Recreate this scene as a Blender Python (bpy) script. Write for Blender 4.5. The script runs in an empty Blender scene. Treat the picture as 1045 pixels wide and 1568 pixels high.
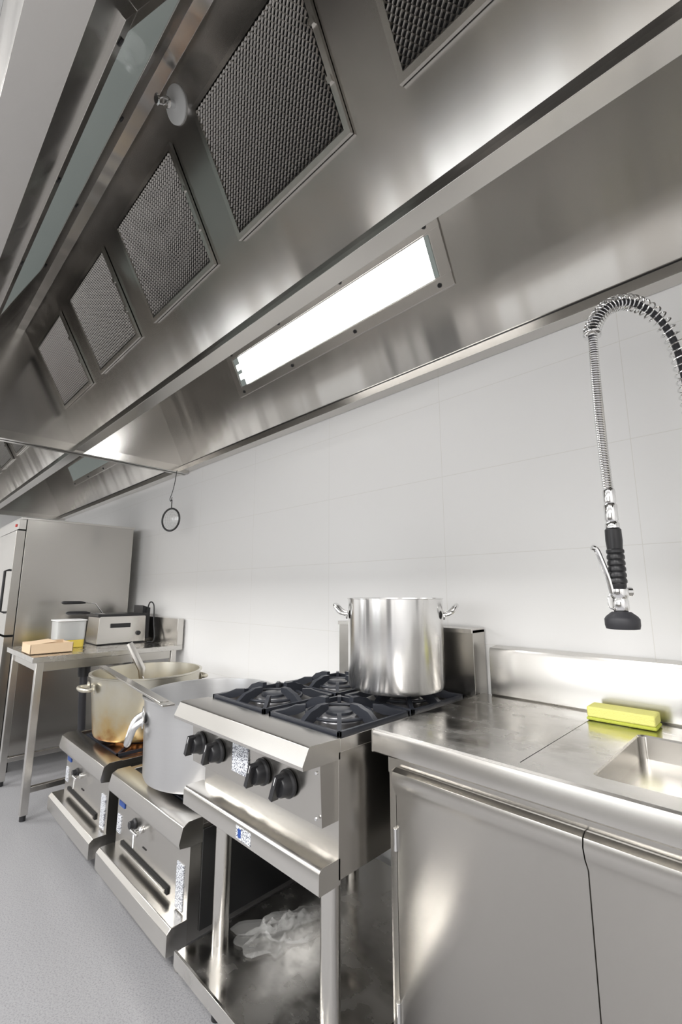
import bpy, bmesh, math, bisect, random
from mathutils import Vector, Matrix, noise as mnoise
rad=math.radians
scene=bpy.context.scene

# ------------------------------------------------------------------ materials
def new_mat(name):
    m=bpy.data.materials.new(name); m.use_nodes=True
    nt=m.node_tree; b=nt.nodes['Principled BSDF']
    return m,nt,b
def plain(name,col,rough=.5,metal=0,emis=None,estr=0,trans=0,ior=1.45,coat=0,var=.05,alpha=1):
    m,nt,b=new_mat(name)
    b.inputs['Roughness'].default_value=rough
    b.inputs['Metallic'].default_value=metal
    b.inputs['Transmission Weight'].default_value=trans
    b.inputs['IOR'].default_value=ior
    b.inputs['Coat Weight'].default_value=coat
    b.inputs['Alpha'].default_value=alpha
    tc=nt.nodes.new('ShaderNodeTexCoord'); n=nt.nodes.new('ShaderNodeTexNoise')
    n.inputs['Scale'].default_value=9; n.inputs['Detail'].default_value=3
    nt.links.new(tc.outputs['Object'],n.inputs['Vector'])
    mx=nt.nodes.new('ShaderNodeMixRGB'); mx.inputs[1].default_value=(*[c*(1-var) for c in col],1); mx.inputs[2].default_value=(*[min(1,c*(1+var)) for c in col],1)
    nt.links.new(n.outputs['Fac'],mx.inputs[0]); nt.links.new(mx.outputs[0],b.inputs['Base Color'])
    if emis:
        b.inputs['Emission Color'].default_value=(*emis,1); b.inputs['Emission Strength'].default_value=estr
    return m
def steel(name,col=(.62,.61,.59),r0=.2,r1=.36,sc=(3,260,260),smudge=3.0,aniso=0.0,wave=None,wstr=.25,cv=.02,tan=None,gw=.12,sd=1,lo=.2,hi=.8):
    m,nt,b=new_mat(name); L=nt.links.new
    b.inputs['Metallic'].default_value=1
    tc=nt.nodes.new('ShaderNodeTexCoord')
    mp=nt.nodes.new('ShaderNodeMapping'); mp.inputs['Scale'].default_value=sc
    n=nt.nodes.new('ShaderNodeTexNoise'); n.inputs['Scale'].default_value=1; n.inputs['Detail'].default_value=2
    L(tc.outputs['Object'],mp.inputs['Vector']); L(mp.outputs[0],n.inputs['Vector'])
    s=nt.nodes.new('ShaderNodeTexNoise'); s.inputs['Scale'].default_value=smudge; s.inputs['Detail'].default_value=sd
    L(tc.outputs['Object'],s.inputs['Vector'])
    ad=nt.nodes.new('ShaderNodeMath'); ad.operation='MULTIPLY_ADD'; ad.inputs[1].default_value=gw
    L(n.outputs['Fac'],ad.inputs[0])
    m2=nt.nodes.new('ShaderNodeMath'); m2.operation='MULTIPLY'; m2.inputs[1].default_value=1-gw
    L(s.outputs['Fac'],m2.inputs[0]); L(m2.outputs[0],ad.inputs[2])
    mr=nt.nodes.new('ShaderNodeMapRange'); mr.inputs['From Min'].default_value=lo; mr.inputs['From Max'].default_value=hi
    mr.inputs['To Min'].default_value=r0; mr.inputs['To Max'].default_value=r1
    L(ad.outputs[0],mr.inputs['Value']); L(mr.outputs[0],b.inputs['Roughness'])
    cr=nt.nodes.new('ShaderNodeMixRGB'); cr.inputs[1].default_value=(*[c*(1-cv) for c in col],1); cr.inputs[2].default_value=(*[min(1,c*(1+cv)) for c in col],1)
    L(n.outputs['Fac'],cr.inputs[0]); L(cr.outputs[0],b.inputs['Base Color'])
    if wave:
        mw=nt.nodes.new('ShaderNodeMapping'); mw.inputs['Scale'].default_value=wave
        nw=nt.nodes.new('ShaderNodeTexNoise'); nw.inputs['Scale'].default_value=1; nw.inputs['Detail'].default_value=1
        L(tc.outputs['Object'],mw.inputs['Vector']); L(mw.outputs[0],nw.inputs['Vector'])
        bp=nt.nodes.new('ShaderNodeBump'); bp.inputs['Strength'].default_value=wstr; bp.inputs['Distance'].default_value=.02
        L(nw.outputs['Fac'],bp.inputs['Height']); L(bp.outputs[0],b.inputs['Normal'])
    if aniso:
        b.inputs['Anisotropic'].default_value=aniso
        if tan is None:
            t=nt.nodes.new('ShaderNodeTangent'); t.direction_type='RADIAL'; t.axis='Z'
            b.inputs['Anisotropic Rotation'].default_value=.25
        else:
            t=nt.nodes.new('ShaderNodeCombineXYZ')
            for i in range(3): t.inputs[i].default_value=tan[i]
        L(t.outputs[0],b.inputs['Tangent'])
    return m

M_hood=steel('brushed_steel_hood',(.555,.538,.515),.19,.25,(110,3,3),1.5,.75,wave=(5.5,.35,.35),wstr=.5,tan=(0,.45,.9),gw=.08)
M_st=steel('brushed_steel',(.64,.622,.592),.20,.27,(3,90,90),3,.5,tan=(0,.6,.8),cv=.01)
M_stv=steel('brushed_steel_vertical',(.53,.512,.482),.22,.27,(2,2,60),1.2,.5,tan=(.1,.1,1),gw=.03,cv=.008)
M_top=steel('worktop_steel',(.60,.585,.56),.10,.34,(4,90,90),13,.4,tan=(.1,1,0),sd=4,lo=.32,hi=.68)
M_alu=steel('pot_aluminium',(.78,.775,.77),.18,.24,(4,4,200),4,.85)
M_alu2=steel('pot_matt_aluminium',(.68,.68,.685),.30,.40,(4,4,160),5,.5)
M_chrome=plain('chrome',(.80,.80,.80),.10,1)
M_dark=plain('black_plastic',(.02,.02,.022),.34)
M_iron=plain('cast_iron',(.030,.033,.042),.36)
M_head=plain('burner_head',(.26,.26,.27),.35,.8)
M_pan=plain('drip_pan',(.30,.29,.28),.30,.9)
M_black=plain('painted_gap_shade',(.01,.01,.01),.8)  # flat black stands in for the shade inside gaps and slots
M_oven=plain('dark_enamel',(.06,.06,.06),.3,.6)
M_white=plain('white_paint',(.86,.86,.86),.5,var=.01)
M_rub=plain('rubber',(.03,.03,.035),.5)
M_card=plain('cardboard',(.70,.53,.36),.8)
M_oil=plain('cooking_oil',(.80,.62,.10),.15)
M_plast=plain('clear_plastic',(.85,.87,.87),.15,trans=.5)
M_film=plain('clear_plastic_film',(.80,.80,.79),.08,alpha=.13)
M_red=plain('red_badge',(.6,.03,.02),.4)
M_blue=plain('blue_badge',(.02,.07,.3),.4)
M_lamp=plain('lit_diffuser',(.9,.9,.9),.4,0,(1,1,1),11)
M_lampdim=plain('lamp_glass',(.20,.225,.215),.09,0,(.85,.95,.9),.14)
M_flame=plain('flame',(.8,.3,.05),.5,0,(1,.40,.12),2.0)
M_wire=plain('filter_wire',(.52,.50,.47),.30,1)
M_addedglow=plain('added_window_glow',(.8,.85,.9),.2,0,(.97,.985,1),2.2)  # glow for the added panes, lifts the front surfaces
M_grey=plain('added_dark_grey',(.07,.07,.07),.45)  # dark faces of the added objects that the steel mirrors

def burnt():
    m,nt,b=new_mat('burnt_aluminium'); L=nt.links.new
    b.inputs['Metallic'].default_value=.9; b.inputs['Roughness'].default_value=.30
    tc=nt.nodes.new('ShaderNodeTexCoord'); sp=nt.nodes.new('ShaderNodeSeparateXYZ'); L(tc.outputs['Object'],sp.inputs[0])
    n=nt.nodes.new('ShaderNodeTexNoise'); n.inputs['Scale'].default_value=13; n.inputs['Detail'].default_value=6; L(tc.outputs['Object'],n.inputs['Vector'])
    a=nt.nodes.new('ShaderNodeMath'); a.operation='MULTIPLY_ADD'; a.inputs[1].default_value=.22; L(n.outputs['Fac'],a.inputs[0]); L(sp.outputs['Z'],a.inputs[2])
    r=nt.nodes.new('ShaderNodeValToRGB'); L(a.outputs[0],r.inputs[0])
    e=r.color_ramp.elements; e[0].position=.11; e[0].color=(.32,.11,.02,1); e[1].position=.40; e[1].color=(.60,.575,.50,1)
    k=e.new(.155); k.color=(.54,.38,.17,1); k=e.new(.24); k.color=(.56,.50,.36,1)
    L(r.outputs[0],b.inputs['Base Color'])
    return m
M_burnt=burnt()

def label_mat():
    m,nt,b=new_mat('printed_label'); L=nt.links.new
    tc=nt.nodes.new('ShaderNodeTexCoord'); mp=nt.nodes.new('ShaderNodeMapping'); mp.inputs['Scale'].default_value=(240,240,330)
    n=nt.nodes.new('ShaderNodeTexNoise'); n.inputs['Scale'].default_value=1; n.inputs['Detail'].default_value=0
    L(tc.outputs['Object'],mp.inputs[0]); L(mp.outputs[0],n.inputs['Vector'])
    r=nt.nodes.new('ShaderNodeValToRGB')
    r.color_ramp.elements[0].position=.40; r.color_ramp.elements[0].color=(.15,.16,.20,1); r.color_ramp.elements[1].position=.50; r.color_ramp.elements[1].color=(.74,.76,.80,1)
    L(n.outputs['Fac'],r.inputs[0]); L(r.outputs[0],b.inputs['Base Color']); b.inputs['Roughness'].default_value=.4
    return m
M_label=label_mat()

def sponge_mat(name,c):
    m,nt,b=new_mat(name); L=nt.links.new
    tc=nt.nodes.new('ShaderNodeTexCoord'); v=nt.nodes.new('ShaderNodeTexVoronoi'); v.inputs['Scale'].default_value=260
    L(tc.outputs['Object'],v.inputs['Vector'])
    bp=nt.nodes.new('ShaderNodeBump'); bp.inputs['Strength'].default_value=.5; bp.inputs['Distance'].default_value=.002
    L(v.outputs['Distance'],bp.inputs['Height']); L(bp.outputs[0],b.inputs['Normal'])
    b.inputs['Base Color'].default_value=(*c,1); b.inputs['Roughness'].default_value=.9
    return m
M_sp=sponge_mat('sponge_yellow',(.72,.70,.22)); M_sp2=sponge_mat('scour_green',(.46,.50,.07))

def wall_mat():
    m,nt,b=new_mat('white_wall_panels'); L=nt.links.new
    tc=nt.nodes.new('ShaderNodeTexCoord'); sp=nt.nodes.new('ShaderNodeSeparateXYZ'); L(tc.outputs['Object'],sp.inputs[0])
    ax=nt.nodes.new('ShaderNodeMath'); ax.inputs[1].default_value=.316+68*.3; L(sp.outputs['X'],ax.inputs[0])
    az=nt.nodes.new('ShaderNodeMath'); az.inputs[1].default_value=-.07+.33*10; L(sp.outputs['Z'],az.inputs[0])
    cb=nt.nodes.new('ShaderNodeCombineXYZ'); L(ax.outputs[0],cb.inputs[0]); L(az.outputs[0],cb.inputs[1])
    br=nt.nodes.new('ShaderNodeTexBrick'); br.offset=0; br.squash=1
    br.inputs['Scale'].default_value=1; br.inputs['Mortar Size'].default_value=.0011; br.inputs['Mortar Smooth'].default_value=.2
    br.inputs['Brick Width'].default_value=.68; br.inputs['Row Height'].default_value=.33
    br.inputs['Color1'].default_value=(.87,.867,.86,1); br.inputs['Color2'].default_value=(.874,.871,.866,1); br.inputs['Mortar'].default_value=(.77,.76,.73,1)
    L(cb.outputs[0],br.inputs['Vector']); L(br.outputs['Color'],b.inputs['Base Color'])
    b.inputs['Roughness'].default_value=.3
    return m
M_wall=wall_mat()
def floor_mat():
    m,nt,b=new_mat('speckled_vinyl_floor'); L=nt.links.new
    tc=nt.nodes.new('ShaderNodeTexCoord')
    n=nt.nodes.new('ShaderNodeTexNoise'); n.inputs['Scale'].default_value=190; n.inputs['Detail'].default_value=2; L(tc.outputs['Object'],n.inputs['Vector'])
    r=nt.nodes.new('ShaderNodeValToRGB'); e=r.color_ramp.elements
    e[0].position=.34; e[0].color=(.24,.24,.252,1); e[1].position=.62; e[1].color=(.335,.335,.348,1)
    k=e.new(.45); k.color=(.30,.30,.312,1)
    L(n.outputs['Fac'],r.inputs[0]); L(r.outputs[0],b.inputs['Base Color'])
    b.inputs['Roughness'].default_value=.38
    return m
M_floor=floor_mat()

# ------------------------------------------------------------------ builder
def frames(pts,closed=False):
    n=len(pts); T=[]
    for i in range(n):
        if closed: t=pts[(i+1)%n]-pts[i-1]
        else: t=pts[min(i+1,n-1)]-pts[max(i-1,0)]
        T.append(t.normalized() if t.length>1e-9 else Vector((0,0,1)))
    up=Vector((0,0,1)) if abs(T[0].z)<.9 else Vector((1,0,0))
    N=[(up-T[0]*up.dot(T[0])).normalized()]
    for i in range(1,n):
        v=N[-1]-T[i]*N[-1].dot(T[i]); N.append(v.normalized())
    return T,N,[T[i].cross(N[i]) for i in range(n)]
def catmull(P,k=8):
    P=[Vector(p) for p in P]; out=[]
    Q=[2*P[0]-P[1]]+P+[2*P[-1]-P[-2]]
    for i in range(1,len(Q)-2):
        for j in range(k):
            t=j/k; a,b,c,d=Q[i-1],Q[i],Q[i+1],Q[i+2]
            out.append(.5*((2*b)+(c-a)*t+(2*a-5*b+4*c-d)*t*t+(3*b-a-3*c+d)*t**3))
    out.append(P[-1]); return out
class B:
    def __init__(s,name,origin=(0,0,0)):
        s.name=name; s.bm=bmesh.new(); s.mats=[]; s.o=Vector(origin)
    def mi(s,m):
        if m not in s.mats: s.mats.append(m)
        return s.mats.index(m)
    def face(s,vs,m):
        try: f=s.bm.faces.new(vs)
        except ValueError: return
        f.material_index=s.mi(m); f.smooth=True
    def v(s,p,M=None):
        p=Vector(p)
        return s.bm.verts.new(M@p if M else p)
    def quad(s,ps,m,M=None): s.face([s.v(p,M) for p in ps],m)
    def box(s,x0,x1,y0,y1,z0,z1,m,M=None):
        c=[(x0,y0,z0),(x1,y0,z0),(x1,y1,z0),(x0,y1,z0),(x0,y0,z1),(x1,y0,z1),(x1,y1,z1),(x0,y1,z1)]
        v=[s.v(p,M) for p in c]
        for f in ((0,3,2,1),(4,5,6,7),(0,1,5,4),(1,2,6,5),(2,3,7,6),(3,0,4,7)): s.face([v[i] for i in f],m)
    def prism(s,prof,x0,x1,m,caps=True,closed=True):
        a=[s.v((x0,y,z)) for y,z in prof]; b=[s.v((x1,y,z)) for y,z in prof]; n=len(prof)
        for i in range(n if closed else n-1):
            j=(i+1)%n; s.face([a[i],a[j],b[j],b[i]],m)
        if caps and closed: s.face(a[::-1],m); s.face(b,m)
    def tube(s,pts,r,m,seg=10,closed=False,caps=True,flat=1.0):
        pts=[Vector(p) for p in pts]; T,N,Bn=frames(pts,closed); rings=[]
        for i,p in enumerate(pts):
            ri=r[i] if isinstance(r,(list,tuple)) else r
            rings.append([s.v(p+(N[i]*math.cos(2*math.pi*k/seg)*flat+Bn[i]*math.sin(2*math.pi*k/seg))*ri) for k in range(seg)])
        n=len(rings)
        for i in range(n if closed else n-1):
            A=rings[i]; C=rings[(i+1)%n]
            for k in range(seg): s.face([A[k],A[(k+1)%seg],C[(k+1)%seg],C[k]],m)
        if caps and not closed: s.face(rings[0][::-1],m); s.face(rings[-1],m)
    def lathe(s,prof,c,m,seg=32,axis=(0,0,1),capends=True):
        ax=Vector(axis).normalized(); q=Vector((0,0,1)).rotation_difference(ax).to_matrix(); c=Vector(c); rings=[]
        for r,z in prof:
            rings.append([s.v(c+q@Vector((r*math.cos(2*math.pi*k/seg),r*math.sin(2*math.pi*k/seg),z))) for k in range(seg)])
        for i in range(len(rings)-1):
            A,C=rings[i],rings[i+1]
            for k in range(seg): s.face([A[k],A[(k+1)%seg],C[(k+1)%seg],C[k]],m)
        if capends: s.face(rings[0][::-1],m); s.face(rings[-1],m)
    def cyl(s,c,r,h,m,seg=24,axis=(0,0,1)): s.lathe([(r,0),(r,h)],c,m,seg,axis)
    def finish(s,bevel=0,parent=None,matrix=None,ang=35):
        if s.o.length>0: bmesh.ops.translate(s.bm,verts=s.bm.verts,vec=-s.o)
        bmesh.ops.recalc_face_normals(s.bm,faces=s.bm.faces)
        me=bpy.data.meshes.new(s.name); s.bm.to_mesh(me); s.bm.free()
        for m in s.mats: me.materials.append(m)
        me.set_sharp_from_angle(angle=rad(ang))
        ob=bpy.data.objects.new(s.name,me); scene.collection.objects.link(ob)
        if matrix: ob.matrix_world=matrix
        else: ob.location=s.o
        if bevel:
            md=ob.modifiers.new('bevel','BEVEL'); md.width=bevel; md.segments=2; md.limit_method='ANGLE'; md.angle_limit=rad(40)
        if parent: ob.parent=parent
        return ob
def empty(name,loc=(0,0,0)):
    e=bpy.data.objects.new(name,None); scene.collection.objects.link(e); e.location=loc; return e

# ------------------------------------------------------------------ room
X0,X1,Y0,Y1,ZC=-7.3,2.3,-3.0,1.6,3.1
def slab(name,a,m):
    b=B(name); b.box(*a,m); return b.finish()
slab('floor',(X0-.1,X1+.1,Y0-.1,Y1+.1,-.1,0),M_floor)
slab('ceiling',(X0-.1,X1+.1,Y0-.1,Y1+.1,ZC,ZC+.1),M_white)
slab('wall_back',(X0,X1,Y1,Y1+.1,0,ZC),M_wall)
slab('wall_left',(X0-.1,X0,Y0,Y1,0,ZC),M_wall)
slab('wall_right',(X1,X1+.1,Y0,Y1,0,ZC),M_wall)
slab('wall_front',(X0,X1,Y0-.1,Y0,0,ZC),M_wall)
for i,x in enumerate((-3.4,.9)):  # unseen dark doors, added to put dark stripes into the reflections
    b=B('added_dark_door_%d'%(i+1)); b.box(x-.5,x+.5,Y0+.002,Y0+.04,.003,2.1,M_stv)
    b.box(x-.42,x+.42,Y0+.04,Y0+.05,.1,2.02,M_grey); b.finish(.003)
for i,x in enumerate((-5.4,-1.5)):  # unseen glowing windows, added to brighten the equipment fronts
    b=B('added_window_%d'%(i+1)); w,z0,z1=.75,1.05,2.4
    for a in ((x-w,x+w,z0,z0+.06),(x-w,x+w,z1-.06,z1),(x-w,x-w+.06,z0+.06,z1-.06),(x+w-.06,x+w,z0+.06,z1-.06),(x-.025,x+.025,z0+.06,z1-.06)):
        b.box(a[0],a[1],Y0+.002,Y0+.06,a[2],a[3],M_white)
    b.box(x-w+.06,x+w-.06,Y0+.002,Y0+.02,z0+.06,z1-.06,M_addedglow); b.finish(.002)
for (xa,xb) in ((-6.6,-4.2),(-2.7,.2)):  # unseen counters, added to give the steel darker reflections
    b=B('added_workbench')
    b.box(xa,xb,-2.93,-2.25,.86,.90,M_top); b.box(xa+.03,xb-.03,-2.9,-2.3,.12,.86,M_grey)
    n=4; w=(xb-xa-.08)/n
    for k in range(n): b.box(xa+.045+k*w,xa+.035+(k+1)*w,-2.3,-2.285,.15,.82,M_stv)
    for x in (xa+.08,xb-.08):
        for y in (-2.85,-2.35): b.cyl((x,y,0),.02,.12,M_st,14)
    b.finish(.002)

# ------------------------------------------------------------------ hood
def filter_mesh():
    b=B('grease_filter_panel'); W,H=.51,.403; f=.016
    for a in ((0,W,0,f),(0,W,H-f,H),(0,f,f,H-f),(W-f,W,f,H-f)): b.box(a[0],a[1],a[2],a[3],0,.012,M_st)
    b.quad([(f,f,.001),(W-f,f,.001),(W-f,H-f,.001),(f,H-f,.001)],M_black)
    px=.0080; pv=.0105; w=.0038
    nx=int((W-2*f)/px); nr=int((H-2*f)/pv)
    for j in range(nr+1):
        base=f+j*pv
        for i in range(nx):
            s0=1 if (i+j)%2 else -1; s1=-s0
            v0=base+s0*pv*.36; v1=base+s1*pv*.36
            v0=min(max(v0,f),H-f-w); v1=min(max(v1,f),H-f-w)
            xa=f+i*px; xb=xa+px
            b.quad([(xa,v0,.003),(xb,v1,.003),(xb,v1+w,.0080),(xa,v0+w,.0080)],M_wire)
    b.box(W-f-.002,W-f+.012,H*.62,H*.66,.012,.018,M_st); b.box(W-f-.002,W-f+.012,H*.30,H*.34,.012,.018,M_st)
    me=bpy.data.meshes.new('grease_filter_panel'); b.bm.to_mesh(me); b.bm.free()
    for m in b.mats: me.materials.append(m)
    for p in me.polygons: p.use_smooth=False
    return me
FM=filter_mesh()
def mat4(X,Y,Z,o):
    return Matrix(((X[0],Y[0],Z[0],o[0]),(X[1],Y[1],Z[1],o[1]),(X[2],Y[2],Z[2],o[2]),(0,0,0,1)))
def lamp(name,parent,mtx,W,H,matg):
    b=B(name); f=.048
    for a in ((0,W,0,f),(0,W,H-f,H),(0,f,f,H-f),(W-f,W,f,H-f)): b.box(a[0],a[1],a[2],a[3],-.01,.006,M_st)
    b.quad([(f,f,.001),(W-f,f,.001),(W-f,H-f,.001),(f,H-f,.001)],M_st)
    g=f+.006
    if matg is M_lamp:
        b.box(g,g+.05,g,H-g,.001,.004,M_lampdim); b.box(W-g-.02,W-g,g,H-g,.001,.004,M_lampdim)
        for k in (0.33,.67):
            yc=g+(H-2*g)*k; b.box(g+.012,g+.05,yc-.016,yc+.016,.004,.0055,M_lamp)
        b.box(g+.05,W-g-.02,g,H-g,.001,.004,matg)
    else: b.box(g,W-g,g,H-g,.001,.004,matg)
    for i in range(4):
        x=.06+i*(W-.12)/3
        for y in (f*.45,H-f*.45): b.cyl((x,y,.006),.009,.004,M_dark,12)
    b.finish(.001,parent,mtx)
def hood(xa,xb,first):
    e=empty('range_hood')
    b=B('canopy')
    b.prism([(1.56,2.20),(1.225,2.87),(1.165,2.87),(.85,2.18)],xa,xb,M_hood,closed=False)
    b.prism([(.825,2.19),(.46,2.87),(.42,2.87),(.13,2.20)],xa,xb,M_hood,closed=False)
    b.box(xa,xb,1.535,1.597,2.165,2.205,M_st); b.box(xa,xb,1.55,1.597,2.205,2.222,M_st)
    b.box(xa,xb,1.5345,1.536,2.200,2.207,M_oven)
    b.box(xa,xb,.800,.862,2.158,2.176,M_st); b.box(xa,xb,.806,.856,2.176,2.20,M_hood)
    b.box(xa,xb,.05,.13,2.165,2.20,M_st)
    b.box(xa,xb,.05,.06,2.20,2.95,M_hood); b.box(xa,xb,.05,1.597,2.93,2.95,M_hood)
    for x in (xa,xb-.03):
        b.box(x,x+.03,.05,1.597,2.150,2.205,M_st)
        b.box(x+.012,x+.018,.05,1.597,2.20,2.94,M_hood)
    b.finish(.0015,e)
    Xv,Yv,Zv=Vector((1,0,0)),Vector((0,-.473,.881)),Vector((0,-.881,-.473))
    i=1; x=-.508 if first else -3.93
    zr=1.147
    xsl=[]
    if first: xsl.append(.157)
    while x>xa+.02:
        if x+.51<xb: xsl.append(x)
        x-=.6645
    for x in xsl:
        ob=bpy.data.objects.new('filter_%d'%i,FM); scene.collection.objects.link(ob); ob.matrix_world=mat4(Xv,Yv,Zv,Vector((x,1.33-.537*zr,1.25+zr))+Zv*.003); ob.parent=e; i+=1
    lx=-2.305 if first else -5.7
    lamp('lamp_wall_side',e,mat4((1,0,0),(0,-.447,.894),(0,-.894,-.447),(lx,1.56-.5*.23-.003,2.43)),1.5,.268,M_lamp if first else M_lampdim)
    lamp('lamp_outer_side',e,mat4((-1,0,0),(0,.397,.918),(0,.918,-.397),(lx+1.5,.13+.29*.24+.004,2.20+.67*.24)),1.5,.40,M_lampdim)
    if first:
        b=B('fire_sprinkler'); Z=Vector((0,-.881,-.473)); o=Vector((-1.243,.495,2.806))
        b.lathe([(.001,.001),(.052,.001),(.052,.006),(.044,.010),(.012,.011)],o,M_white,28,Z)
        b.lathe([(.011,.01),(.011,.03),(.016,.032),(.016,.04),(.008,.044)],o,M_chrome,16,Z)
        for sg in (-1,1): b.tube([o+Z*.04+Vector((sg*.012,0,0)),o+Z*.058+Vector((sg*.013,0,0)),o+Z*.07],.0025,M_chrome,8)
        b.lathe([(.014,.07),(.016,.072),(.012,.075)],o,M_chrome,16,Z)
        b.finish(0,e)
    return e
hood(-3.28,.9,True)
hood(-6.62,-3.30,False)

# ------------------------------------------------------------------ sink cabinet
def rrect(x0,x1,y0,y1,r,k=6):
    P=[]
    for cx,cy,a in ((x1-r,y1-r,0),(x0+r,y1-r,90),(x0+r,y0+r,180),(x1-r,y0+r,270)):
        for i in range(k+1):
            t=rad(a+90*i/k); P.append((cx+r*math.cos(t),cy+r*math.sin(t)))
    return P
b=B('sink_cabinet')
hx0,hx1,hy0,hy1,hr=-.330,.22,1.022,1.388,.016
xs=[-.828,hx0,hx1,.85]; ys=[.96,hy0,hy1,1.545]; zt=.90
for i in range(3):
    for j in range(3):
        if i==1 and j==1: continue
        b.quad([(xs[i],ys[j],zt),(xs[i+1],ys[j],zt),(xs[i+1],ys[j+1],zt),(xs[i],ys[j+1],zt)],M_top)
R=rrect(hx0,hx1,hy0,hy1,hr); K=7
for c,(cx,cy) in enumerate(((hx1,hy1),(hx0,hy1),(hx0,hy0),(hx1,hy0))):
    for i in range(K-1):
        p,q=R[c*K+i],R[c*K+i+1]; b.face([b.v((cx,cy,zt)),b.v((p[0],p[1],zt)),b.v((q[0],q[1],zt))],M_top)
loops=[]
for dz,ins in ((0,0),(-.004,.003),(-.24,.006),(-.25,.014)):
    L=rrect(hx0+ins,hx1-ins,hy0+ins,hy1-ins,hr); loops.append([b.v((p[0],p[1],zt+dz)) for p in L])
for A,C in zip(loops,loops[1:]):
    n=len(A)
    for k in range(n): b.face([A[k],A[(k+1)%n],C[(k+1)%n],C[k]],M_stv)
b.face(loops[-1],M_stv)
b.lathe([(.04,0),(.04,.003),(.025,.002),(.02,-.004)],(-.05,1.2,.651),M_chrome,24)
b.prism([(.96,.90),(.953,.897),(.950,.89),(.950,.848),(.956,.843),(.985,.843)],-.828,.85,M_st,closed=False)
b.box(-.833,-.828,.951,1.545,.845,.8995,M_st)
b.box(-.828,.85,.985,1.55,.842,.846,M_st)
b.box(-.4568,-.4557,.99,1.52,.9,.9007,M_oven)
b.prism([(1.54,.90),(1.535,.905),(1.535,1.045),(1.54,1.057),(1.59,1.062),(1.595,1.05),(1.595,.90)],-.795,.85,M_st)
b.box(-.815,-.795,1.0,1.585,.12,.842,M_stv); b.box(.80,.82,1.0,1.585,.12,.842,M_stv)
b.box(-.815,.82,1.56,1.585,.12,.842,M_stv); b.box(-.815,.82,1.0,1.585,.12,.14,M_stv)
b.box(-.815,.82,.9955,1.02,.79,.842,M_stv)
for x in (-.337,.12): b.box(x-.02,x+.02,.996,1.02,.14,.79,M_stv)
for (xa,xb) in ((-.782,-.3386),(-.3364,.1182),(.1218,.57)):
    b.prism([(.99,.14),(.985,.15),(.985,.745),(.972,.768),(.966,.79),(.970,.805),(.984,.812),(.995,.810),(.995,.14)],xa,xb,M_stv)
b.box(-.80,-.786,.988,1.0,.14,.80,M_stv)
for z in (.62,.25): b.cyl((-.786,.984,z),.006,.05,M_chrome,10)
for x in (-.77,.77):
    for y in (1.05,1.5): b.cyl((x,y,0),.02,.12,M_st,16)
b.finish(.001)

b=B('kitchen_sponge',(-.38,1.46,.9))
M=Matrix.Translation((-.38,1.466,.9015))@Matrix.Rotation(rad(1),4,'Z')
b.box(-.082,.082,-.036,.036,0,.009,M_sp2,M); b.box(-.080,.080,-.035,.035,.009,.036,M_sp,M)
b.finish(.004)

# ------------------------------------------------------------------ pre-rinse faucet
b=B('pre_rinse_faucet',(-.14,1.46,.9))
def S(s,z): return Vector((-.299+.149*s,1.225+.225*s,z+1.25))
x0,y0=-.299,1.225
arc=catmull([S(0,.60),S(.0,.665),S(.163,.731),S(.402,.763),S(.62,.757),S(.807,.7255),S(.935,.672),S(1.0,.598),S(1.03,.5),S(1.05,.4),S(1.05,.3)],14)
b.tube(arc,.0085,M_rub,10)
T,N,Bn=frames(arc)
hel=[]
seg=[(arc[i+1]-arc[i]).length for i in range(len(arc)-1)]
cum=[0]
for q in seg: cum.append(cum[-1]+q)
tot=cum[-1]; st=.05
d=st; a=0
while d<tot:
    u=(d-st)/(tot-st); pitch=.0085+.012*min(1,u*2.2)
    k=min(max(bisect.bisect(cum,d)-1,0),len(arc)-2); t=(d-cum[k])/max(seg[k],1e-9)
    c=arc[k].lerp(arc[k+1],t); nn=N[k].lerp(N[k+1],t); bb=Bn[k].lerp(Bn[k+1],t)
    hel.append(c+(nn*math.cos(a)+bb*math.sin(a))*.0195)
    a+=2*math.pi/18; d+=pitch/18
b.tube(hel,.0022,M_chrome,7)
hel=[]; zt0,zb0=1.25+.655,1.25+.215; pitch=.0062; n=int((zt0-zb0)/pitch*14)
for i in range(n):
    z=zt0-(zt0-zb0)*i/n; a=2*math.pi*i/14; w=(z-zb0)/(zt0-zb0)
    ox=-.004*math.sin(w*math.pi)
    hel.append(Vector((x0+ox+.0095*math.cos(a),y0+.0095*math.sin(a),z)))
b.tube(hel,.0025,M_chrome,6)
b.cyl((x0,y0,zb0),.0080,zt0-zb0,M_st,14)
b.lathe([(.0195,0),(.0205,.006),(.0195,.012)],(x0,y0,1.25+.648),M_chrome,20)
b.lathe([(.012,.245),(.0135,.24),(.0135,.215),(.012,.21),(.0145,.205),(.0145,.170),(.0125,.165),(.0155,.16),(.0155,.150)],(x0,y0,1.25),M_chrome,20)
pr=[(.014,.150),(.0175,.146),(.018,.12),(.0165,.10)]
for i in range(6):
    z=.10-i*.014; pr+=[(.019,z-.003),(.019,z-.009),(.0165,z-.012)]
pr+=[(.0165,.012),(.015,.008)]
b.lathe(pr,(x0,y0,1.25),M_dark,20)
b.lathe([(.012,.010),(.019,.006),(.020,-.008),(.016,-.016),(.0175,-.022),(.0175,-.04),(.014,-.046),(.02,-.05)],(x0,y0,1.25),M_chrome,22)
b.lathe([(.020,-.046),(.032,-.056),(.036,-.062),(.036,-.076),(.034,-.084),(.028,-.085)],(x0,y0,1.25),M_rub,28)
d=Vector((-.71,-.70,0))
c=Vector((x0,y0,1.25))
b.tube([c,c+Vector((.55,.55,0))*.035],.011,M_chrome,14)
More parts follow.
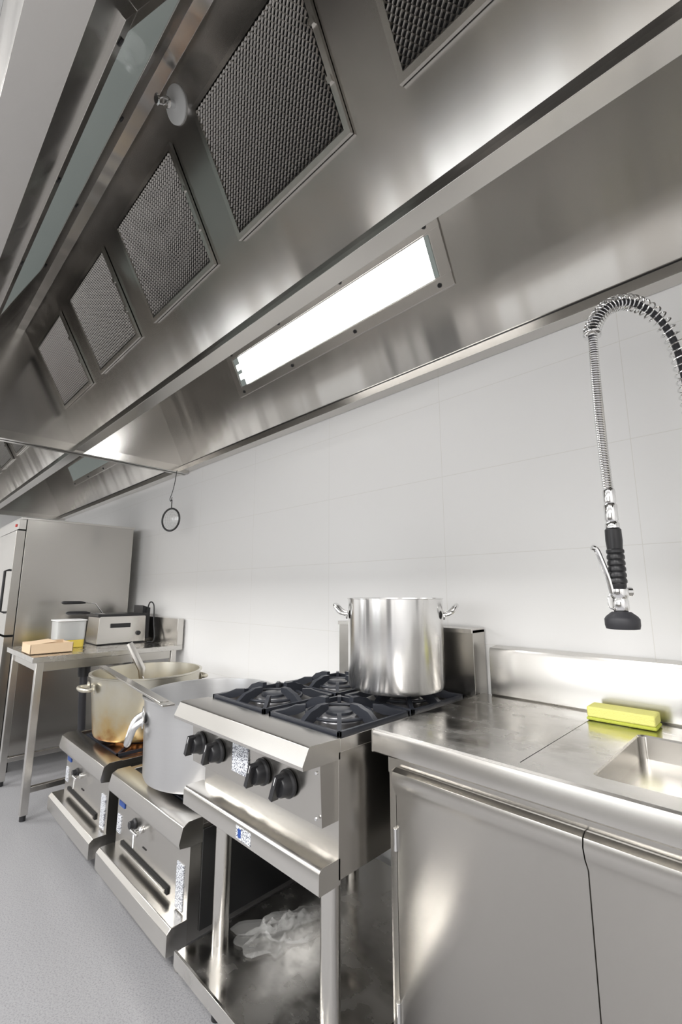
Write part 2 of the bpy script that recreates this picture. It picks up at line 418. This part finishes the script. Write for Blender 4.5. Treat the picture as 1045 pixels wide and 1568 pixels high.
lev=catmull([c+d*.016+Vector((0,0,-.004)),c+d*.022+Vector((0,0,.03)),c+d*.034+Vector((0,0,.07)),c+d*.044+Vector((0,0,.098)),c+d*.054+Vector((0,0,.104))],5)
b.tube(lev,.0065,M_chrome,10)
b.tube(catmull([c+d*.012,c+d*.026+Vector((0,0,-.012)),c+d*.026+Vector((0,0,-.035)),c+d*.014+Vector((0,0,-.04))],6),.0018,M_chrome,8)
p=S(1.05,0)
b.tube([(p.x,p.y,.902),(p.x,p.y,1.56)],.012,M_chrome,16)
b.lathe([(.03,.902),(.03,.91),(.022,.93),(.022,1.0),(.026,1.01),(.026,1.03),(.014,1.05)],(p.x,p.y,0),M_chrome,24)
b.tube(catmull([(p.x,p.y,.99),(p.x+.06,p.y-.05,1.02),(p.x+.10,p.y-.12,1.02),(p.x+.11,p.y-.15,.99)],5),.009,M_chrome,12)
b.finish()

# ------------------------------------------------------------------ burner grate helper
def grate(b,cx,cy,z,h=.15,hgt=.04):
    t=.009
    h2=h-.004
    for s in (-1,1):
        b.box(cx-h2,cx+h2,min(cy+s*h2,cy+s*(h2-t)),max(cy+s*h2,cy+s*(h2-t)),z,z+.015,M_iron)
        b.box(min(cx+s*h2,cx+s*(h2-t)),max(cx+s*h2,cx+s*(h2-t)),cy-h2,cy+h2,z,z+.015,M_iron)
    for k in range(8):
        a=k*math.pi/4; main=(k%2==0)
        L=h*(.98 if main else 1.32); r0=h*.34 if main else h*.66
        M=Matrix.Translation((cx,cy,z))@Matrix.Rotation(a,4,'Z')
        top=hgt if main else hgt*.72
        p=[(r0,top-.016),(r0,top),(r0+.030,top),(r0+.045,top-.006),(L*.80,top-.012),(L*.98,.014),(L*.98,0),(L*.74,.003),(r0+.03,top-.028)]
        w=.0085 if main else .006
        A=[b.v((x,-w,y),M) for x,y in p]; C=[b.v((x,w,y),M) for x,y in p]
        n=len(p)
        for i in range(n): b.face([A[i],A[(i+1)%n],C[(i+1)%n],C[i]],M_iron)
        b.face(A[::-1],M_iron); b.face(C,M_iron)
    b.tube([(cx+h*.64*math.cos(2*math.pi*i/32),cy+h*.64*math.sin(2*math.pi*i/32),z+.012) for i in range(32)],.005,M_iron,8,closed=True)
    b.lathe([(h*.42,-.022),(h*.42,-.006),(h*.38,.002),(h*.36,.009),(h*.27,.011)],(cx,cy,z),M_head,32)
    b.lathe([(h*.27,.010),(h*.27,.018),(h*.24,.021),(h*.05,.022)],(cx,cy,z),M_iron,28)

def knob(b,x,y,z,r=.03):
    b.lathe([(r*.9,0),(r*1.1,.002),(r*1.1,.008),(r*.95,.012),(r*.85,.032),(r*.75,.036)],(x,y,z),M_dark,28,(0,-1,0))
    M=Matrix.Translation((x,y-.03,z))@Matrix.Rotation(rad(20),4,'Y')
    b.box(-.007,.007,-.022,0,-r*.98,r*.98,M_dark,M)
    b.box(-.001,.001,-.0225,-.02,r*.3,r*.98,M_white,M)

# ------------------------------------------------------------------ four burner range on stand
b=B('gas_range')
xa,xb=-1.505,-.858
b.prism([(.862,.890),(.765,.893),(.757,.890),(.738,.852),(.740,.843),(.80,.841),(.862,.841)],xa,xb,M_st)
b.prism([(.80,.841),(.808,.70),(.86,.70),(.86,.841)],xa+.012,xb-.008,M_stv)
b.box(xa+.01,xb,.856,1.50,.575,.858,M_stv)
b.prism([(.795,.617),(.792,.612),(.792,.568),(.797,.565),(.862,.565),(.862,.622),(.803,.622)],xa-.01,xb,M_st)
b.box(xb-.02,xb,.862,1.50,.858,.888,M_st); b.box(xa,xa+.02,.862,1.50,.858,.888,M_st)
b.box(xa+.02,xb-.02,.862,1.50,.855,.864,M_pan)
for cx in (-1.345,-1.02):
    for cy in (1.02,1.335): grate(b,cx,cy,.884,.153,.046)
b.box(xa,-.838,1.505,1.59,.575,1.115,M_stv); b.box(xa,-.838,1.495,1.59,1.105,1.12,M_st)
for x in (-.985,-1.095,-1.325,-1.435): knob(b,x,.803,.769,.031)
b.box(-1.245,-1.165,.7985,.802,.735,.815,M_label)
b.box(-1.20,-1.13,.7905,.793,.575,.607,M_label)
b.box(-1.19,-1.175,.7900,.791,.580,.602,M_blue)
for z in (.72,.82): b.cyl((xb-.02,.802,z),.004,.004,M_chrome,10,(0,-1,0))
for x in (-1.385,-.90):
    for y in (.87,1.46):
        b.cyl((x,y,.03),.025,.54,M_st,28); b.cyl((x,y,0),.017,.03,M_dark,16)
b.prism([(.75,.165),(.75,.205),(.756,.207),(.758,.20),(1.54,.20),(1.54,.165)],-1.44,-.845,M_top)
b.finish(.0018)

b=B('plastic_bag',(-1.30,1.02,.2)); n=40; g=[]
for i in range(n):
    row=[]
    for j in range(n):
        u,v=i/(n-1)-.5,j/(n-1)-.5
        x=-1.27+u*.15+v*.10; y=1.05+v*.28-u*.05
        q=1-abs(mnoise.noise(Vector((u*7+v*2,v*6,1.3))))*2.6+.4*mnoise.noise(Vector((u*17,v*15,4)))
        x+=mnoise.noise(Vector((u*5,v*5,9)))*.04; y+=mnoise.noise(Vector((u*5,v*5,19)))*.04
        fall=max(0,1-(abs(u)*2)**2)*max(0,1-(abs(v)*2)**2)
        row.append(b.v((x,y,.204+max(q,0)**2*.034*fall)))
    g.append(row)
for i in range(n-1):
    for j in range(n-1): b.face([g[i][j],g[i+1][j],g[i+1][j+1],g[i][j+1]],M_film)
b.finish(ang=60)

# ------------------------------------------------------------------ low stockpot stoves
def stove(xa,lit=False):
    xb=xa+.66
    b=B('stockpot_stove')
    b.prism([(.90,.482),(.845,.482),(.822,.470),(.810,.420),(.815,.405),(.855,.400),(.90,.40)],xa,xb,M_st)
    b.box(xa+.01,xb-.005,.855,1.56,.11,.455,M_stv)
    b.box(xb-.035,xb-.004,.852,1.56,.455,.478,M_st); b.box(xa+.004,xa+.035,.852,1.56,.455,.478,M_st)
    b.box(xb-.0045,xb+.0005,.90,1.55,.13,.44,M_oven)
    b.box(xa+.035,xb-.035,.90,1.56,.455,.462,M_oven)
    b.box(xa,xb,1.53,1.585,.11,.62,M_st)
    b.box(xa+.08,xb-.14,.848,.856,.200,.225,M_black)  # slot shade painted as a black strip
    b.box(xa+.09,xb-.15,.838,.85,.207,.217,M_st)
    b.prism([(.79,.175),(.785,.17),(.785,.108),(.79,.104),(.858,.104),(.858,.185),(.80,.185)],xa-.01,xb,M_st)
    for x in (xa+.05,xb-.07):
        for y in (.88,1.5):
            b.cyl((x,y,.02),.017,.09,M_st,18); b.cyl((x,y,0),.022,.02,M_st,18)
    x=xa+.20; b.lathe([(.02,0),(.02,.006),(.016,.008),(.014,.025)],(x,.855,.325),M_dark,20,(0,-1,0))
    b.lathe([(.012,0),(.012,.01),(.006,.012),(.006,.03)],(x+.07,.855,.325),M_chrome,16,(0,-1,0))
    b.tube([(x+.04,.823,.325),(x+.10,.823,.325)],.006,M_chrome,10)
    b.tube([(x+.07,.823,.325),(x+.09,.815,.28)],.004,M_chrome,10)
    b.box(x+.085,x+.12,.852,.856,.268,.272,M_black)
    b.box(xb-.085,xb-.035,.851,.856,.19,.33,M_label); b.box(xa+.02,xa+.06,.851,.856,.24,.31,M_label)
    b.box(xa+.03,xa+.09,.851,.856,.345,.375,M_blue)
    grate(b,(xa+xb)/2,1.14,.466,.235,.044)
    if lit:
        for i in range(22):
            a=2*math.pi*i/22; x=(xa+xb)/2+.10*math.cos(a); y=1.14+.10*math.sin(a)
            d=Vector((math.cos(a),math.sin(a),0))
            b.tube([Vector((x,y,.480)),Vector((x,y,.490))+d*.01,Vector((x,y,.498))+d*.04,Vector((x,y,.504))+d*.08],[.004,.008,.006,.001],M_flame,8)
    b.finish(.0018)
stove(-2.225); stove(-2.985,True)

# ------------------------------------------------------------------ pots
def loop_handle(b,c,ang,R,z,w,m,out=.05,r=.007,lift=.0):
    u=Vector((math.cos(ang),math.sin(ang),0)); t=Vector((-u.y,u.x,0)); c=Vector(c)
    P=[c+u*(R-.002)+t*w+Vector((0,0,z)),c+u*(R+out*.6)+t*w+Vector((0,0,z+lift*.3)),c+u*(R+out)+t*w*.6+Vector((0,0,z+lift)),
       c+u*(R+out)-t*w*.6+Vector((0,0,z+lift)),c+u*(R+out*.6)-t*w+Vector((0,0,z+lift*.3)),c+u*(R-.002)-t*w+Vector((0,0,z))]
    b.tube(catmull(P,6),r,m,12)
    for s in (-1,1):
        q=c+u*(R-.002)+t*w*s+Vector((0,0,z))
        b.lathe([(r*2.4,0),(r*2.4,.004),(r*1.2,.007)],q,m,16,u)
def pot(name,c,R,H,m,ang,taper=0,hz=.05,hw=.05,out=.05,hr=.007,lift=.02,rim=.006):
    b=B(name,c); t=.004
    pr=[(.001,0),(R-.02-taper,0),(R-.006-taper,.005),(R-taper,.018),(R,H-rim),(R+rim,H-rim*.6),(R+rim,H),(R-t,H),(R-t-.001,H-.01),(R-t-taper,.02),(R-.02-taper,.006),(.001,.005)]
    b.lathe(pr,c,m,96,capends=False)
    for s in (0,math.pi): loop_handle(b,c,ang+s,R,H-hz,hw,m,out,hr,lift)
    return b.finish(0,ang=30)
pot('stock_pot',(-1.008,1.282,.931),.163,.297,M_alu,rad(36),0,.055,.045,.045,.006,.03,.003)
pot('large_cooking_pot',(-1.86,1.085,.512),.275,.318,M_alu2,rad(247),.012,.085,.055,.05,.013,-.085,.008)
pot('large_cooking_pot',(-2.63,1.12,.512),.28,.31,M_burnt,rad(265),.03,.06,.06,.05,.010,.0,.010)

b=B('serving_ladle')
P=[Vector((-2.58,1.17,.60)),Vector((-2.62,1.083,.80)),Vector((-2.66,1.02,.97))]
b.tube([P[0],P[1]],.006,M_chrome,10); b.tube([P[1]-Vector((0,0,.02)),P[1]+Vector((0,0,.03)),P[2]],[.013,.021,.019],M_st,12,flat=.5)
b.lathe([(.001,-.035),(.03,-.03),(.05,0),(.052,.002),(.03,-.026),(.001,-.03)],P[0],M_chrome,20,capends=False)
b.finish()
b=B('stirring_paddle')
M=mat4(Vector((1.08,-.12,-.004)).normalized(),Vector((.12,1.08,0)).normalized(),Vector((0,0,1)),(-2.80,.935,.8365))
b.box(0,1.05,-.018,.018,0,.010,M_st,M); b.box(1.0,1.10,-.024,.024,0,.007,M_st,M)
b.finish(.002)

# ------------------------------------------------------------------ prep table
b=B('prep_table'); tx0,tx1,ty0,ty1=-3.90,-3.165,.68,1.585
b.box(tx0,tx1,ty0,ty1,.845,.877,M_top)
b.box(tx0,tx1,1.54,1.585,.877,1.06,M_st)
for x in (tx0+.045,tx1-.045):
    for y in (ty0+.045,ty1-.05):
        b.box(x-.019,x+.019,y-.019,y+.019,.03,.845,M_st); b.cyl((x,y,0),.016,.03,M_dark,14)
for x in (tx0+.045,tx1-.045): b.box(x-.014,x+.014,ty0+.06,ty1-.07,.14,.17,M_stv)
b.box(tx0+.06,tx1-.06,ty1-.065,ty1-.035,.14,.17,M_stv)
b.box(tx0+.06,tx1-.06,ty0+.035,ty0+.055,.79,.845,M_stv); b.box(tx1-.055,tx1-.035,ty0+.06,ty1-.07,.79,.845,M_stv)
b.finish(.002)

b=B('upright_refrigerator')
fx0,fx1=-4.85,-4.06
b.box(fx0,fx1,.74,1.52,.12,1.79,M_stv); b.box(fx0-.005,fx1+.005,.70,1.53,1.785,1.80,M_st)
b.box(fx0+.01,fx1-.01,.735,.745,.14,1.78,M_black)
b.box(fx0+.005,fx1-.004,.68,.735,.14,.93,M_stv); b.box(fx0+.005,fx1-.004,.68,.735,.945,1.70,M_stv); b.box(fx0+.005,fx1-.004,.69,.735,1.71,1.785,M_st)
b.tube([(fx1-.07,.68,1.1),(fx1-.07,.65,1.11),(fx1-.07,.65,1.4),(fx1-.07,.68,1.41)],.009,M_dark,10)
b.box(fx1-.12,fx1-.08,.685,.69,1.735,1.755,M_red)
for x in (fx0+.06,fx1-.06):
    for y in (.78,1.46): b.cyl((x,y,0),.025,.12,M_dark,14)
b.finish(.003)

b=B('deep_fryer'); z=.878
b.prism([(1.14,z+.005),(1.135,z+.03),(1.145,z+.19),(1.155,z+.20),(1.46,z+.20),(1.47,z+.19),(1.475,z+.01)],-3.80,-3.555,M_st)
b.box(-3.81,-3.545,1.13,1.48,z+.195,z+.212,M_dark)
b.box(-3.80,-3.56,1.14,1.47,z,z+.012,M_dark)
b.box(-3.556,-3.548,1.22,1.36,z+.115,z+.145,M_dark); b.cyl((-3.553,1.42,z+.07),.016,.012,M_dark,16,(1,0,0))
b.prism([(1.46,z+.02),(1.52,z+.02),(1.52,z+.25),(1.46,z+.27)],-3.77,-3.60,M_dark)
for (yy,zz,xx) in ((1.02,z+.295,-3.72),(1.03,z+.225,-3.63)):
    b.tube([(xx,yy-.085,zz+.002),(xx,yy-.07,zz),(xx,yy+.04,zz),(xx,yy+.07,zz-.003)],[.012,.024,.022,.010],M_dark,12,flat=.5)
    b.tube([(xx,yy+.06,zz),(xx,yy+.14,zz-.01),(xx,yy+.2,z+.205)],.004,M_chrome,8)
b.tube(catmull([(-3.6,1.49,z+.2),(-3.57,1.5,z+.29),(-3.54,1.52,z+.27),(-3.5,1.51,z+.15),(-3.45,1.50,z+.02),(-3.5,1.47,z+.006)],6),.005,M_dark,8)
b.finish(.004)
b=B('oil_container'); c=(-3.62,.97,z)
def rbox(b,cx,cy,z0,z1,wx,wy,r,m,tp=1.0):
    A=[b.v((x,y,z0)) for x,y in rrect(cx-wx/tp,cx+wx/tp,cy-wy/tp,cy+wy/tp,r,5)]; C=[b.v((x,y,z1)) for x,y in rrect(cx-wx,cx+wx,cy-wy,cy+wy,r,5)]
    n=len(A)
    for k in range(n): b.face([A[k],A[(k+1)%n],C[(k+1)%n],C[k]],m)
    b.face(A[::-1],m); b.face(C,m)
rbox(b,c[0],c[1],z,z+.05,.085,.085,.02,M_oil,1.03); rbox(b,c[0],c[1],z+.05,z+.175,.088,.088,.02,M_plast,1.03); rbox(b,c[0],c[1],z+.175,z+.182,.094,.094,.02,M_white)
b.finish(.002)
b=B('cardboard_tray')
M=Matrix.Translation((-3.41,.80,z+.001))
b.box(-.11,.11,-.11,.12,0,.004,M_card,M)
b.box(.106,.11,-.11,.12,0,.06,M_card,M); b.box(-.11,-.106,-.11,.12,0,.06,M_card,M); b.box(-.11,.11,-.11,-.106,0,.055,M_card,M); b.box(-.11,.11,.116,.12,0,.055,M_card,M)
b.quad([(-.11,-.11,.055),(.11,-.11,.055),(.11,.03,.07),(-.11,.03,.07)],M_card,M)
b.finish(.001)
b=B('gas_supply_hose')
b.tube(catmull([(-3.31,1.02,0),(-3.31,1.02,.3),(-3.30,1.0,.6),(-3.31,1.0,.74)],6),.022,M_rub,14)
b.lathe([(.034,.72),(.036,.74),(.036,.79),(.022,.80),(.022,.842)],(-3.31,1.0,0),M_dark,20)
b.finish()

b=B('wire_strainer'); c=Vector((-3.235,1.47,1.775)); Nn=Vector((.35,-.93,0)).normalized(); U=Vector((0,0,1)); Rr=Nn.cross(U)
b.tube([c+(Rr*math.cos(2*math.pi*i/32)+U*math.sin(2*math.pi*i/32))*.083 for i in range(32)],.007,M_oven,8,closed=True)
for i in range(-6,7):
    o=i*.0115; h=math.sqrt(max(.078**2-o*o,0))
    for A,Cc in ((Rr,U),(U,Rr)):
        b.tube([c+A*o+Cc*(h*math.cos(t))-Nn*(.045*math.sin(t)*h/.078) for t in [math.pi*k/10 for k in range(11)]],.0007,M_chrome,5)
b.tube([c+U*.08,c+U*.12,c+U*.15],.004,M_oven,8)
b.tube(catmull([c+U*.17+Rr*.0,c+U*.14+Rr*.012,c+U*.16+Rr*.02,c+U*.20+Rr*.004,c+U*.27-Rr*.015,c+U*.372-Rr*.03],6),.0028,M_oven,8)
b.finish()

# ------------------------------------------------------------------ lights
def area(name,loc,rot,sx,sy,p,col=(1,1,1)):
    l=bpy.data.lights.new(name,'AREA'); l.shape='RECTANGLE'; l.size=sx; l.size_y=sy; l.energy=p; l.color=col
    o=bpy.data.objects.new(name,l); scene.collection.objects.link(o); o.location=loc; o.rotation_euler=rot; return o
for i,x in enumerate((-5.2,-2.9,-.6,1.3)):
    b=B('ceiling_light_panel'); b.box(x-.62,x+.62,-1.62,-.98,ZC-.03,ZC-.002,M_white); b.finish(.002)
    area('ceiling_light',(x,-1.3,ZC-.035),(0,0,0),1.2,.6,73,(1,.985,.965))
w=bpy.data.worlds.new('world'); scene.world=w; w.use_nodes=True
w.node_tree.nodes['Background'].inputs[0].default_value=(.9,.95,1,1); w.node_tree.nodes['Background'].inputs[1].default_value=.6

# ------------------------------------------------------------------ camera
th=math.atan(122/696); ph=rad(45.2)
h=Vector((-math.cos(ph),math.sin(ph),0)); r=Vector((math.sin(ph),math.cos(ph),0))
F=h*math.cos(th)+Vector((0,0,math.sin(th))); U=-h*math.sin(th)+Vector((0,0,math.cos(th)))
cam=bpy.data.cameras.new('camera'); co=bpy.data.objects.new('camera',cam); scene.collection.objects.link(co)
cam.sensor_fit='HORIZONTAL'; cam.sensor_width=24; cam.lens=16; cam.clip_start=.02
co.matrix_world=mat4(r,U,-F,(0,0,1.25))
scene.camera=co
scene.view_settings.view_transform='Standard'
